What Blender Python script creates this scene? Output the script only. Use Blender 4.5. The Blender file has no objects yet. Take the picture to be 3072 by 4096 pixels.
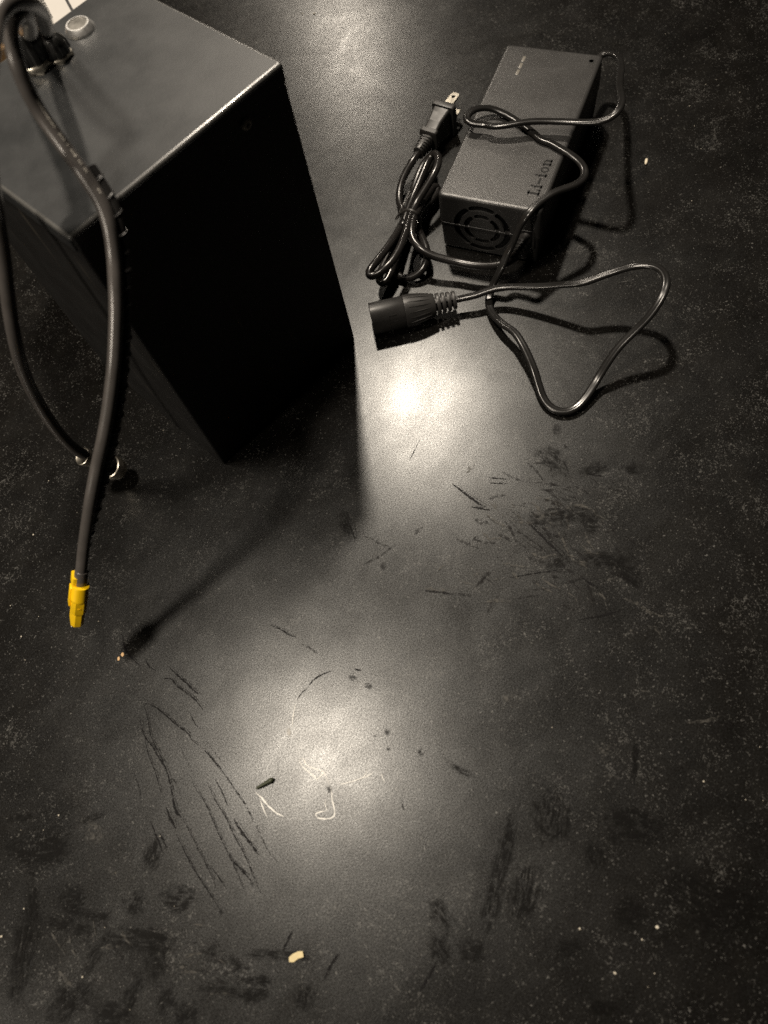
import bpy, bmesh, math, random
from mathutils import Vector, Matrix, Euler

random.seed(7)
S = bpy.context.scene
COL = S.collection
MM = 0.001

# ------------------------------------------------------------------ camera
CAM_Z = 375.0                                  # mm above the table
CAM_ROT = Euler((0.43610348, 0.13374112, -0.83750285), 'XYZ')
F_PX, IW, IH = 3050.13, 3072.0, 4096.0
cd = bpy.data.cameras.new('camera')
cam = bpy.data.objects.new('camera', cd)
COL.objects.link(cam)
cam.location = (0, 0, CAM_Z * MM)
cam.rotation_euler = CAM_ROT
cd.sensor_fit = 'VERTICAL'
cd.sensor_height = 36.0
cd.sensor_width = 27.0
cd.lens = F_PX / IH * 36.0
cd.clip_start = 0.01
cd.clip_end = 20
cd.dof.use_dof = True
cd.dof.focus_distance = 0.43
cd.dof.aperture_fstop = 7.5
S.camera = cam

# ------------------------------------------------------------------ world, lamps, exposure
W = bpy.data.worlds.new('World')
S.world = W
W.use_nodes = True
bgn = W.node_tree.nodes['Background']
bgn.inputs['Color'].default_value = (1.0, 0.86, 0.70, 1)
bgn.inputs['Strength'].default_value = 0.002

LAMP_COL = (1.0, 0.885, 0.74)


def lamp(name, x, y, z, power, radius=0.024):
    l = bpy.data.lights.new(name, 'POINT')
    l.energy = power
    l.color = LAMP_COL
    l.shadow_soft_size = radius
    o = bpy.data.objects.new(name, l)
    COL.objects.link(o)
    o.location = (x * MM, y * MM, z * MM)
    return o


lamp('ceiling_lamp', -67, 411, 1271, 43.0, 0.070)
lamp('ceiling_lamp', 699, 812, 1271, 65.0, 0.042)
lamp('ceiling_lamp', 1654, 1954, 1271, 23.0)
lamp('added_fill_lamp', -900, 330, 720, 20.0, 0.05)  # added unseen fill, brightens the box's left side and left cable

S.view_settings.view_transform = 'Standard'
S.view_settings.look = 'None'
S.view_settings.exposure = 0.0
S.view_settings.gamma = 1.0
S.view_settings.use_curve_mapping = False
S.render.engine = 'CYCLES'
S.cycles.use_denoising = False
S.cycles.max_bounces = 6
S.cycles.sample_clamp_indirect = 1.0
S.cycles.caustics_reflective = False
S.cycles.caustics_refractive = False

# ------------------------------------------------------------------ helpers
RC = CAM_ROT.to_matrix()


def at(px, py, z=0.0):
    """point (mm) at height z seen at photo position px,py"""
    d = RC @ Vector(((px - IW / 2) / F_PX, -(py - IH / 2) / F_PX, -1))
    t = (z - CAM_Z) / d.z
    return Vector((d.x * t, d.y * t, z))


ROOT = {}


def root_matrix(o):
    return ROOT.get(o.name, Matrix.Identity(4))


def thing(name, label, cat, loc=(0, 0, 0), rz=0.0, group=None):
    o = bpy.data.objects.new(name, None)
    COL.objects.link(o)
    o.empty_display_size = 0.02
    o.location = Vector(loc) * MM
    o.rotation_euler = (0, 0, rz)
    o['label'] = label
    o['category'] = cat
    if group:
        o['group'] = group
    ROOT[o.name] = Matrix.Translation(Vector(loc)) @ Matrix.Rotation(rz, 4, 'Z')
    return o


def finish(me, angle=35, smooth=True):
    bm = bmesh.new()
    bm.from_mesh(me)
    bmesh.ops.recalc_face_normals(bm, faces=bm.faces[:])
    for f in bm.faces:
        f.smooth = smooth and f.calc_area() < 5e-5
    lim = math.radians(angle)
    for e in bm.edges:
        e.smooth = not (len(e.link_faces) == 2 and e.calc_face_angle(0) > lim)
    bm.to_mesh(me)
    bm.free()


def obj(name, VF, mat, parent=None, local=False, angle=35, uvs=None, recalc=True):
    """VF = (verts in mm, faces). local: verts are already in the parent's frame"""
    V, F = VF
    M = Matrix.Identity(4)
    if parent is not None and not local:
        M = root_matrix(parent).inverted()
    me = bpy.data.meshes.new(name)
    me.from_pydata([(M @ Vector(v)) * MM for v in V], [], F)
    if uvs:
        ul = me.uv_layers.new(name='UVMap')
        for li, l in enumerate(me.loops):
            ul.data[li].uv = uvs[l.vertex_index]
    if recalc:
        finish(me, angle)
    me.materials.append(mat)
    o = bpy.data.objects.new(name, me)
    COL.objects.link(o)
    if parent is not None:
        o.parent = parent
        ROOT[o.name] = root_matrix(parent)
    return o


def tag(o, label, cat, group=None):
    o['label'] = label
    o['category'] = cat
    if group:
        o['group'] = group
    return o


def join(*parts):
    V, F = [], []
    for v, f in parts:
        n = len(V)
        V += [tuple(p) for p in v]
        F += [tuple(i + n for i in q) for q in f]
    return V, F


def xf(vf, M):
    return [tuple(M @ Vector(v)) for v in vf[0]], vf[1]


def from_bm(bm):
    bm.verts.index_update()
    r = [tuple(v.co) for v in bm.verts], [tuple(v.index for v in f.verts) for f in bm.faces]
    bm.free()
    return r


def rbox(x0, x1, y0, y1, z0, z1, r=0.0, seg=2):
    bm = bmesh.new()
    bmesh.ops.create_cube(bm, size=1)
    for v in bm.verts:
        v.co = Vector(((x0 + x1) / 2 + v.co.x * (x1 - x0), (y0 + y1) / 2 + v.co.y * (y1 - y0),
                       (z0 + z1) / 2 + v.co.z * (z1 - z0)))
    if r > 0:
        bmesh.ops.bevel(bm, geom=bm.edges[:], offset=r, segments=seg, profile=0.5, affect='EDGES')
    return from_bm(bm)


def loft(loops, cap0=True, cap1=True):
    V, F = [], []
    n = len(loops[0])
    for L in loops:
        V += [tuple(p) for p in L]
    for k in range(len(loops) - 1):
        for i in range(n):
            j = (i + 1) % n
            F.append((k * n + i, k * n + j, (k + 1) * n + j, (k + 1) * n + i))
    if cap0:
        F.append(tuple(range(n - 1, -1, -1)))
    if cap1:
        F.append(tuple((len(loops) - 1) * n + i for i in range(n)))
    return V, F


def rrect(x0, x1, y0, y1, r, z, n=5):
    P = []
    for cx, cy, a0 in ((x1 - r, y1 - r, 0), (x0 + r, y1 - r, 90), (x0 + r, y0 + r, 180), (x1 - r, y0 + r, 270)):
        for k in range(n + 1):
            a = math.radians(a0 + 90 * k / n)
            P.append((cx + r * math.cos(a), cy + r * math.sin(a), z))
    return P


def lathe(prof, n=40, M=Matrix.Identity(4), cap0=True, cap1=True):
    """prof: (axial, radius) along local +Z"""
    loops = []
    for a, r in prof:
        loops.append([tuple(M @ Vector((r * math.cos(2 * math.pi * i / n), r * math.sin(2 * math.pi * i / n), a))) for i in range(n)])
    return loft(loops, cap0, cap1)


def prism(poly, z0, z1, M=Matrix.Identity(4)):
    return loft([[tuple(M @ Vector((x, y, z0))) for x, y in poly], [tuple(M @ Vector((x, y, z1))) for x, y in poly]])


def frame_to(p0, p1, up=(0, 0, 1)):
    """matrix whose +Z runs p0->p1, +X sideways, +Y upish"""
    z = (Vector(p1) - Vector(p0)).normalized()
    x = Vector(up).cross(z)
    x.normalize()
    y = z.cross(x)
    M = Matrix((x, y, z)).transposed().to_4x4()
    M.translation = Vector(p0)
    return M


def catmull(P, step=1.2):
    P = [Vector(p) for p in P]
    Q = [P[0] * 2 - P[1]] + P + [P[-1] * 2 - P[-2]]
    out = []
    for i in range(1, len(Q) - 2):
        p0, p1, p2, p3 = Q[i - 1:i + 3]
        t0 = 0.0
        t1 = t0 + max((p1 - p0).length, 1e-4) ** 0.5
        t2 = t1 + max((p2 - p1).length, 1e-4) ** 0.5
        t3 = t2 + max((p3 - p2).length, 1e-4) ** 0.5
        n = max(2, int((p2 - p1).length / step))
        for k in range(n):
            t = t1 + (t2 - t1) * k / n
            a1 = p0 * ((t1 - t) / (t1 - t0)) + p1 * ((t - t0) / (t1 - t0))
            a2 = p1 * ((t2 - t) / (t2 - t1)) + p2 * ((t - t1) / (t2 - t1))
            a3 = p2 * ((t3 - t) / (t3 - t2)) + p3 * ((t - t2) / (t3 - t2))
            b1 = a1 * ((t2 - t) / (t2 - t0)) + a2 * ((t - t0) / (t2 - t0))
            b2 = a2 * ((t3 - t) / (t3 - t1)) + a3 * ((t - t1) / (t3 - t1))
            out.append(b1 * ((t2 - t) / (t2 - t1)) + b2 * ((t - t1) / (t2 - t1)))
    out.append(P[-1])
    return out


def relax(C, it):
    C = [c.copy() for c in C]
    for _ in range(it):
        D = [c.copy() for c in C]
        for i in range(1, len(C) - 1):
            D[i] = (C[i - 1] + C[i] * 2 + C[i + 1]) / 4
        C = D
    return C


def frames(C, up=None):
    T = []
    for i in range(len(C)):
        t = C[min(i + 1, len(C) - 1)] - C[max(i - 1, 0)]
        T.append(t.normalized())
    R = []
    if up is not None:
        prev = None
        for t in T:
            s = t.cross(up)
            if s.length < 0.25 and prev is not None:
                s = prev - t * prev.dot(t)
            s.normalize()
            if prev is not None and s.dot(prev) < 0:
                s = -s
            if prev is not None:
                s = (s * 0.35 + prev * 0.65)
                s = (s - t * s.dot(t)).normalized()
            R.append((s, s.cross(t).normalized()))
            prev = s
    else:
        s = T[0].orthogonal().normalized()
        for t in T:
            s = (s - t * s.dot(t)).normalized()
            R.append((s, t.cross(s).normalized()))
    return T, R


def sweep(C, prof, up=None, scale=None):
    T, R = frames(C, up)
    loops = []
    for i, c in enumerate(C):
        s, b = R[i]
        k = scale(i) if scale else 1.0
        loops.append([tuple(c + s * (x * k) + b * (y * k)) for x, y in prof])
    return loft(loops)


def circle(r, n=14):
    return [(r * math.cos(2 * math.pi * i / n), r * math.sin(2 * math.pi * i / n)) for i in range(n)]


def twin(r, c, n=9):
    """figure-eight section of two-core flat cord"""
    phi = math.acos(-0.55 * min(1, c / r))
    P = []
    for k in range(n):
        a = -phi + 2 * phi * k / (n - 1)
        P.append((c + r * math.cos(a), r * math.sin(a)))
    for k in range(n):
        a = math.pi - phi + 2 * phi * k / (n - 1)
        P.append((-c + r * math.cos(a), r * math.sin(a)))
    return P


def cut(o, cutter_vf):
    c = obj('cutter', cutter_vf, o.data.materials[0])
    c.matrix_world = o.parent.matrix_world if o.parent else Matrix.Identity(4)
    if o.parent:
        c.location = o.parent.location
        c.rotation_euler = o.parent.rotation_euler
    m = o.modifiers.new('b', 'BOOLEAN')
    m.operation = 'DIFFERENCE'
    m.solver = 'EXACT'
    m.object = c
    bpy.context.view_layer.update()
    ev = o.evaluated_get(bpy.context.evaluated_depsgraph_get())
    me = bpy.data.meshes.new_from_object(ev)
    o.modifiers.clear()
    old = o.data
    o.data = me
    me.name = o.name
    bpy.data.meshes.remove(old)
    cm = c.data
    bpy.data.objects.remove(c)
    bpy.data.meshes.remove(cm)
    finish(me)


# ------------------------------------------------------------------ materials
class NT:
    def __init__(self, name):
        self.m = bpy.data.materials.new(name)
        self.m.use_nodes = True
        self.t = self.m.node_tree
        self.b = self.t.nodes['Principled BSDF']
        self.out = self.t.nodes['Material Output']
        self.tc = None

    def n(self, typ, **kw):
        nd = self.t.nodes.new(typ)
        for k, v in kw.items():
            setattr(nd, k, v)
        return nd

    def link(self, a, b):
        self.t.links.new(a, b)

    def set(self, **kw):
        for k, v in kw.items():
            self.b.inputs[k.replace('_', ' ')].default_value = v

    def coord(self, which='Object', scale=None):
        tc = self.n('ShaderNodeTexCoord')
        o = tc.outputs[which]
        if scale:
            mp = self.n('ShaderNodeMapping')
            mp.inputs['Scale'].default_value = scale
            self.link(o, mp.inputs['Vector'])
            o = mp.outputs[0]
        return o

    def noise(self, vec, scale, detail=3, rough=0.5, dist=0.0):
        nd = self.n('ShaderNodeTexNoise')
        nd.inputs['Scale'].default_value = scale
        nd.inputs['Detail'].default_value = detail
        nd.inputs['Roughness'].default_value = rough
        nd.inputs['Distortion'].default_value = dist
        self.link(vec, nd.inputs['Vector'])
        return nd.outputs['Fac']

    def ramp(self, fac, a, b, lo=0.0, hi=1.0):
        mr = self.n('ShaderNodeMapRange')
        mr.interpolation_type = 'SMOOTHSTEP'
        mr.inputs['From Min'].default_value = a
        mr.inputs['From Max'].default_value = b
        mr.inputs['To Min'].default_value = lo
        mr.inputs['To Max'].default_value = hi
        self.link(fac, mr.inputs['Value'])
        return mr.outputs[0]

    def math(self, op, a, b=None):
        nd = self.n('ShaderNodeMath', operation=op)
        for i, v in enumerate((a, b)):
            if v is None:
                continue
            if isinstance(v, (int, float)):
                nd.inputs[i].default_value = v
            else:
                self.link(v, nd.inputs[i])
        return nd.outputs[0]

    def mix(self, fac, ca, cb):
        nd = self.n('ShaderNodeMix', data_type='RGBA')
        self.link(fac, nd.inputs[0])
        for s, c in ((nd.inputs[6], ca), (nd.inputs[7], cb)):
            if isinstance(c, tuple):
                s.default_value = c + (1,) if len(c) == 3 else c
            else:
                self.link(c, s)
        return nd.outputs[2]

    def bump(self, h, strength, dist=0.0002, normal=None):
        nd = self.n('ShaderNodeBump')
        nd.inputs['Strength'].default_value = strength
        nd.inputs['Distance'].default_value = dist
        self.link(h, nd.inputs['Height'])
        if normal is not None:
            self.link(normal, nd.inputs['Normal'])
        return nd.outputs[0]


def simple(name, col, rough=0.5, metal=0.0, spec=0.5, noise_amt=0.12, nscale=300, bump=0.0, bscale=1500, bdist=0.0001, coat=0.0):
    t = NT(name)
    v = t.coord()
    f = t.noise(v, nscale, 4)
    c2 = tuple(min(1, x * (1 + noise_amt * 3) + 0.0015) for x in col)
    c1 = tuple(x * (1 - noise_amt) for x in col)
    t.link(t.mix(f, c1, c2), t.b.inputs['Base Color'])
    t.link(t.ramp(t.noise(v, nscale * 0.4, 5, 0.6), 0.3, 0.7, max(0.02, rough * 0.85), min(1, rough * 1.18)), t.b.inputs['Roughness'])
    t.set(Metallic=metal, Specular_IOR_Level=spec, Coat_Weight=coat)
    if bump:
        t.link(t.bump(t.noise(v, bscale, 2), bump, bdist), t.b.inputs['Normal'])
    return t.m


def table_material():
    t = NT('dark_stone_laminate')
    v = t.coord()
    big = t.noise(v, 9, 5, 0.6)
    mid = t.noise(v, 55, 5, 0.62)
    fine = t.noise(v, 900, 3, 0.6)
    base = t.mix(t.ramp(big, 0.35, 0.68), (0.0014, 0.0010, 0.0006), (0.0034, 0.0027, 0.0020))
    base = t.mix(t.ramp(mid, 0.40, 0.72, 0, 0.7), base, (0.0075, 0.0066, 0.0054))
    # pale flakes pressed into the laminate, gathered in drifts
    drift = t.ramp(t.noise(v, 38, 4, 0.65, 0.6), 0.46, 0.70)
    fl = t.noise(v, 520, 3, 0.6, 1.8)
    flake = t.ramp(t.math('ADD', fl, t.math('MULTIPLY', drift, 0.11)), 0.655, 0.71)
    fl2 = t.noise(v, 950, 1.0, 0.5, 0.4)
    dots = t.ramp(fl2, 0.735, 0.79)
    allf = t.math('MAXIMUM', t.math('MULTIPLY', flake, 0.55), t.math('MULTIPLY', dots, 0.55))
    wn = t.n('ShaderNodeTexNoise')
    wn.inputs['Scale'].default_value = 620
    wn.inputs['Detail'].default_value = 2
    t.link(v, wn.inputs['Vector'])
    sub = t.n('ShaderNodeVectorMath', operation='SUBTRACT')
    t.link(wn.outputs['Color'], sub.inputs[0])
    sub.inputs[1].default_value = (0.5, 0.5, 0.5)
    scl = t.n('ShaderNodeVectorMath', operation='SCALE')
    t.link(sub.outputs[0], scl.inputs[0])
    scl.inputs['Scale'].default_value = 0.0032
    add = t.n('ShaderNodeVectorMath', operation='ADD')
    t.link(v, add.inputs[0])
    t.link(scl.outputs[0], add.inputs[1])
    vw = add.outputs[0]
    for sc_, gate, rad in ((270, 0.60, 0.15), (520, 0.66, 0.22), (900, 0.72, 0.30)):
        vo = t.n('ShaderNodeTexVoronoi')
        vo.inputs['Scale'].default_value = sc_
        t.link(vw, vo.inputs['Vector'])
        sep = t.n('ShaderNodeSeparateColor')
        t.link(vo.outputs['Color'], sep.inputs[0])
        g_ = t.math('GREATER_THAN', t.math('ADD', sep.outputs[0], t.math('MULTIPLY', drift, 0.42)), gate + 0.12)
        pt = t.math('MULTIPLY', t.ramp(vo.outputs['Distance'], rad * 0.55, rad, 1.0, 0.0), g_)
        allf = t.math('MAXIMUM', allf, t.math('MULTIPLY', pt, t.ramp(sep.outputs[1], 0.0, 1.0, 0.25, 1.0)))
    base = t.mix(t.math('MULTIPLY', allf, 0.8), base, (0.15, 0.147, 0.138))
    base = t.mix(t.ramp(fine, 0.3, 0.7, 0.0, 0.28), base, (0.004, 0.004, 0.004))
    t.link(base, t.b.inputs['Base Color'])
    smear = t.noise(t.coord(scale=(1, 1.7, 1)), 24, 6, 0.66, 0.8)
    r = t.math('ADD', t.ramp(smear, 0.32, 0.70, 0.30, 0.345), t.ramp(fine, 0.3, 0.7, -0.03, 0.03))
    t.link(r, t.b.inputs['Roughness'])
    grain = t.noise(v, 1750, 2, 0.6)
    blot = t.ramp(t.noise(v, 30, 6, 0.7, 0.5), 0.34, 0.62, 0.78, 1.08)
    t.link(t.math('MULTIPLY', t.ramp(grain, 0.30, 0.70, 0.11, 0.62), blot), t.b.inputs['Specular IOR Level'])
    t.link(t.ramp(t.noise(v, 1900, 2, 0.6), 0.32, 0.68, 0.02, 0.50), t.b.inputs['Coat Weight'])
    t.set(Coat_IOR=1.5, Specular_Tint=(0.94, 0.965, 0.97, 1))
    t.link(t.ramp(smear, 0.32, 0.70, 0.215, 0.245), t.b.inputs['Coat Roughness'])
    gr = t.noise(v, 1500, 3, 0.6)
    n1 = t.bump(gr, 0.10, 0.00013)
    n2 = t.bump(t.noise(v, 150, 4, 0.6), 0.012, 0.0004, n1)
    t.link(n2, t.b.inputs['Normal'])
    t.link(t.bump(gr, 0.20, 0.00013), t.b.inputs['Coat Normal'])
    return t.m


def decal(name, col, rough, cover, nscale=260, spec=0.5, lo=0.38, hi=0.6, edge=True, bump=0.0, streaky=False):
    """thin residue on the table: broken coverage, soft rim from UV"""
    t = NT(name)
    t.set(Base_Color=col + (1,), Roughness=rough, Specular_IOR_Level=spec)
    v = t.coord()
    f = t.ramp(t.noise(v, nscale, 5, 0.65, 0.4), lo, hi)
    if edge:
        uv = t.n('ShaderNodeSeparateXYZ')
        t.link(t.coord('UV'), uv.inputs[0])
        d = t.math('SQRT', t.math('ADD', t.math('POWER', uv.outputs[0], 2.0), t.math('POWER', uv.outputs[1], 2.0)))
        d = t.math('ADD', d, t.math('MULTIPLY', t.math('SUBTRACT', t.noise(v, 75, 6, 0.75), 0.5), 2.0))
        f = t.math('MULTIPLY', f, t.ramp(d, 0.25, 0.98, 1.0, 0.0))
        if streaky:
            oi = t.n('ShaderNodeObjectInfo')
            mp = t.n('ShaderNodeMapping')
            mp.inputs['Scale'].default_value = (1.5, 3.4, 1.0)
            t.link(t.coord('UV'), mp.inputs['Vector'])
            cx = t.n('ShaderNodeCombineXYZ')
            t.link(t.math('MULTIPLY', oi.outputs['Random'], 37.0), cx.inputs[0])
            t.link(t.math('MULTIPLY', oi.outputs['Random'], 91.0), cx.inputs[2])
            t.link(cx.outputs[0], mp.inputs['Location'])
            f = t.math('MULTIPLY', f, t.ramp(t.noise(mp.outputs[0], 1.0, 6, 0.68, 2.2), 0.40, 0.58))
    f = t.math('MULTIPLY', f, cover)
    tr = t.n('ShaderNodeBsdfTransparent')
    mx = t.n('ShaderNodeMixShader')
    t.link(f, mx.inputs[0])
    t.link(tr.outputs[0], mx.inputs[1])
    t.link(t.b.outputs[0], mx.inputs[2])
    t.link(mx.outputs[0], t.out.inputs['Surface'])
    if bump:
        t.link(t.bump(t.noise(v, 900, 2), bump), t.b.inputs['Normal'])
    return t.m


def lid_material():
    t = NT('black_powder_coat')
    v = t.coord()
    f = t.noise(v, 45, 5, 0.6)
    t.link(t.mix(t.ramp(f, 0.3, 0.7), (0.0165, 0.0180, 0.0190), (0.029, 0.0305, 0.0315)), t.b.inputs['Base Color'])
    t.link(t.ramp(t.noise(v, 30, 5, 0.6), 0.3, 0.7, 0.37, 0.47), t.b.inputs['Roughness'])
    t.link(t.bump(t.noise(v, 900, 2), 0.25, 0.00012), t.b.inputs['Normal'])
    return t.m


def body_material():
    """coated sheet steel with rubbed vertical scratches"""
    t = NT('scuffed_black_sheet')
    v = t.coord()
    st = t.noise(t.coord(scale=(1.0, 1.0, 0.07)), 230, 4, 0.6)
    patch = t.ramp(t.noise(v, 26, 4, 0.6), 0.45, 0.68)
    k = t.math('MULTIPLY', t.ramp(st, 0.60, 0.72), patch)
    t.link(t.mix(k, (0.010, 0.0097, 0.0095), (0.075, 0.066, 0.052)), t.b.inputs['Base Color'])
    t.link(t.ramp(t.noise(v, 60, 4), 0.3, 0.7, 0.42, 0.55), t.b.inputs['Roughness'])
    t.link(t.bump(t.noise(v, 700, 2), 0.15, 0.0001), t.b.inputs['Normal'])
    return t.m


def abs_material():
    """grained black ABS of the charger's top shell"""
    t = NT('grained_black_plastic')
    v = t.coord()
    f = t.noise(v, 70, 4, 0.6)
    t.link(t.mix(f, (0.026, 0.0255, 0.025), (0.040, 0.039, 0.038)), t.b.inputs['Base Color'])
    t.link(t.ramp(t.noise(v, 40, 4), 0.3, 0.7, 0.31, 0.39), t.b.inputs['Roughness'])
    t.link(t.bump(t.noise(v, 1700, 2, 0.5), 0.55, 0.00020), t.b.inputs['Normal'])
    return t.m


def card_material():
    t = NT('brown_cardboard')
    v = t.coord()
    f = t.noise(t.coord(scale=(1, 1, 6)), 90, 5, 0.6)
    t.link(t.mix(f, (0.27, 0.155, 0.065), (0.40, 0.25, 0.115)), t.b.inputs['Base Color'])
    t.set(Roughness=0.85, Specular_IOR_Level=0.2)
    return t.m


M_TABLE = table_material()
M_LID = lid_material()
M_BODY = body_material()
M_ABS = abs_material()
M_CARD = card_material()
M_ABS2 = simple('satin_black_plastic', (0.019, 0.0185, 0.018), 0.40, bump=0.08, bscale=900)
M_DARK = simple('recess_shade_black', (0.003, 0.003, 0.003), 0.5, spec=0.2)  # near-black stands in for shade inside vent slots and letter grooves
M_GLOSSCORD = simple('glossy_black_pvc', (0.011, 0.0105, 0.010), 0.25, nscale=160)
M_CORD = simple('black_mains_pvc', (0.011, 0.010, 0.0095), 0.24, nscale=160, noise_amt=0.3)
M_CABLE = simple('matt_black_rubber', (0.070, 0.064, 0.060), 0.27, nscale=140, noise_amt=0.18, bump=0.06, bscale=500)
M_SLEEVE = simple('black_spiral_wrap', (0.016, 0.015, 0.0145), 0.35)
M_RUBBER = simple('matt_black_plug', (0.027, 0.026, 0.025), 0.42, nscale=200, bump=0.10, bscale=1400)
M_GLAND = simple('glossy_black_nylon', (0.014, 0.014, 0.0135), 0.24, nscale=120, coat=0.6)
M_YELLOW = simple('yellow_nylon', (1.0, 0.60, 0.007), 0.38, nscale=90, noise_amt=0.03)
M_STEEL = simple('polished_steel', (0.88, 0.86, 0.82), 0.40, metal=1.0, noise_amt=0.08)
M_NICKEL = simple('dull_nickel', (0.60, 0.56, 0.48), 0.38, metal=1.0, noise_amt=0.1)
M_CAP = simple('brushed_button_cap', (0.26, 0.25, 0.23), 0.42, metal=1.0)
M_BRASS = simple('nickel_brass_prong', (0.58, 0.54, 0.46), 0.32, metal=1.0, noise_amt=0.12, nscale=500)
M_SCREW = simple('blackened_screw', (0.30, 0.28, 0.25), 0.30, metal=1.0)
M_LED = simple('clear_led_window', (0.17, 0.16, 0.14), 0.25)
M_PAPER = simple('white_label_paper', (0.46, 0.44, 0.41), 0.7, nscale=120, noise_amt=0.02)
M_INK = simple('black_ink', (0.012, 0.012, 0.012), 0.6)
M_PRINT = simple('pale_cable_print', (0.55, 0.52, 0.46), 0.5)
M_TIE = simple('black_twist_tie', (0.030, 0.028, 0.026), 0.30)
M_CRUMB = simple('white_crumb', (0.48, 0.44, 0.36), 0.6, nscale=900)
M_RICE = simple('rice_grain', (0.68, 0.60, 0.46), 0.45, nscale=700)
M_FLAKE = simple('cream_flake', (0.58, 0.48, 0.26), 0.5, nscale=700)
M_TAN = simple('tan_flake', (0.62, 0.40, 0.20), 0.6, nscale=700)
M_STEM = simple('dried_green_stem', (0.030, 0.034, 0.018), 0.5, nscale=900, noise_amt=0.4)
M_STREAK = decal('dried_dark_streak', (0.004, 0.0035, 0.004), 0.52, 0.95, 800, 0.10, 0.37, 0.51, edge=False)
M_FAINT = decal('faint_dark_streak', (0.007, 0.006, 0.006), 0.52, 0.62, 420, 0.14, 0.38, 0.62, edge=False)
M_WHITE = decal('dried_white_residue', (0.85, 0.84, 0.80), 0.7, 1.0, 700, 0.2, 0.24, 0.44, edge=False)
M_PALE = decal('pale_dried_blot', (0.60, 0.58, 0.54), 0.65, 0.75, 700, 0.2, 0.30, 0.55)
M_HAZE = decal('pale_rub_mark', (0.11, 0.105, 0.095), 0.55, 0.55, 340, 0.3, 0.42, 0.66)
M_RUB = decal('pale_scuff', (0.085, 0.080, 0.070), 0.55, 0.60, 420, 0.3, 0.42, 0.62, edge=False)
M_SMEAR = decal('dark_grease_smear', (0.0030, 0.0026, 0.0022), 0.50, 0.92, 260, 0.10, 0.30, 0.55, streaky=True)
M_BLOT = decal('dark_dried_blot', (0.006, 0.0055, 0.006), 0.5, 0.66, 600, 0.14, 0.36, 0.58)

# ------------------------------------------------------------------ table
table = obj('table_top', rbox(-1500, 2200, -1300, 2800, -30, 0, 1.5), M_TABLE)
table['kind'] = 'structure'
table['label'] = 'black flecked stone-look table top, scuffed and smeared'

# ------------------------------------------------------------------ battery box
BX0, BX1, BY0, BY1, BH = 60.6, 174.9, 249.1, 361.8, 178.8
bat = thing('battery_box', 'tall black metal battery box with yellow-tipped cable hanging over its lid', 'battery',
            ((BX0 + BX1) / 2, (BY0 + BY1) / 2, 0))
body = obj('case_body', rbox(BX0 + 0.5, BX1 - 0.5, BY0 + 0.5, BY1 - 0.5, 0, BH - 1.4, 1.2, 3), M_BODY, bat)
# lid: folded sheet with four skirts, slit at the corners
sk = 8.0
lid_vf = join(
    rbox(BX0, BX1, BY0, BY1, BH - 3.0, BH, 1.3, 4),
    rbox(BX0 + 1.2, BX1 - 1.2, BY0 - 0.15, BY0 + 0.45, BH - sk, BH - 1.6, 0.2, 2),
    rbox(BX0 + 1.2, BX1 - 1.2, BY1 - 0.45, BY1 + 0.15, BH - sk, BH - 1.6, 0.2, 2),
    rbox(BX0 - 0.15, BX0 + 0.45, BY0 + 1.2, BY1 - 1.2, BH - sk, BH - 1.6, 0.2, 2),
    rbox(BX1 - 0.45, BX1 + 0.15, BY0 + 1.2, BY1 - 1.2, BH - sk, BH - 1.6, 0.2, 2))
lid = obj('lid', lid_vf, M_LID, bat)
lid.data.materials.append(simple('edge_highlight_coat', (0.085, 0.084, 0.080), 0.26, nscale=200, coat=0.4))  # paler, glossier coat paints the bright highlight along the lid's rounded edges
for p_ in lid.data.polygons:
    n_ = p_.normal
    if p_.center.z > (BH - 1.5) * MM and 0.12 < n_.z < 0.985:
        p_.material_index = 1


def on_front(px, py):
    d = RC @ Vector(((px - IW / 2) / F_PX, -(py - IH / 2) / F_PX, -1))
    t = BY0 / d.y
    return Vector((d.x * t, BY0, CAM_Z + d.z * t))


sc_p = on_front(985, 497)
Ms = frame_to(sc_p + Vector((0, 0.6, 0)), sc_p - Vector((0, 5, 0)))
screw = obj('lid_screw', lathe([(0, 2.6), (0.9, 2.6), (1.5, 2.1), (1.7, 1.5), (1.7, 1.1), (0.9, 1.0), (0.9, 0.01)], 24, Ms), M_SCREW, bat)

# steel push button
bp = at(322, 120, BH)
Mb = Matrix.Translation(bp)
btn = obj('push_button', lathe([(0, 6.9), (0.5, 6.9), (1.0, 6.6), (2.8, 5.5), (3.1, 5.2), (3.1, 4.6), (2.4, 4.5)], 48, Mb), M_STEEL, bat)
btn_cap = obj('button_cap', lathe([(1.9, 4.35), (2.62, 4.35), (2.74, 4.25), (2.76, 4.1), (2.76, 3.8), (2.76, 0.02)], 48, Mb), M_CAP, btn)


# cable glands
def gland(c, r, h):
    M = Matrix.Translation(c)
    hexp = [(r * 1.14 * math.cos(math.radians(60 * i + 12)), r * 1.14 * math.sin(math.radians(60 * i + 12))) for i in range(6)]
    nut = prism(hexp, 0, h * 0.22, M)
    loops = []
    n = 48
    for a, rr in ((h * 0.22, r * 1.0), (h * 0.26, r * 1.02), (h * 0.60, r * 0.98), (h * 0.80, r * 0.86), (h * 0.94, r * 0.66), (h, r * 0.50)):
        L = []
        for i in range(n):
            k = rr * (1 + (0.06 if (i // 3) % 2 else -0.05))
            L.append(tuple(M @ Vector((k * math.cos(2 * math.pi * i / n), k * math.sin(2 * math.pi * i / n), a))))
        loops.append(L)
    return nut, loft(loops)


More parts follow.
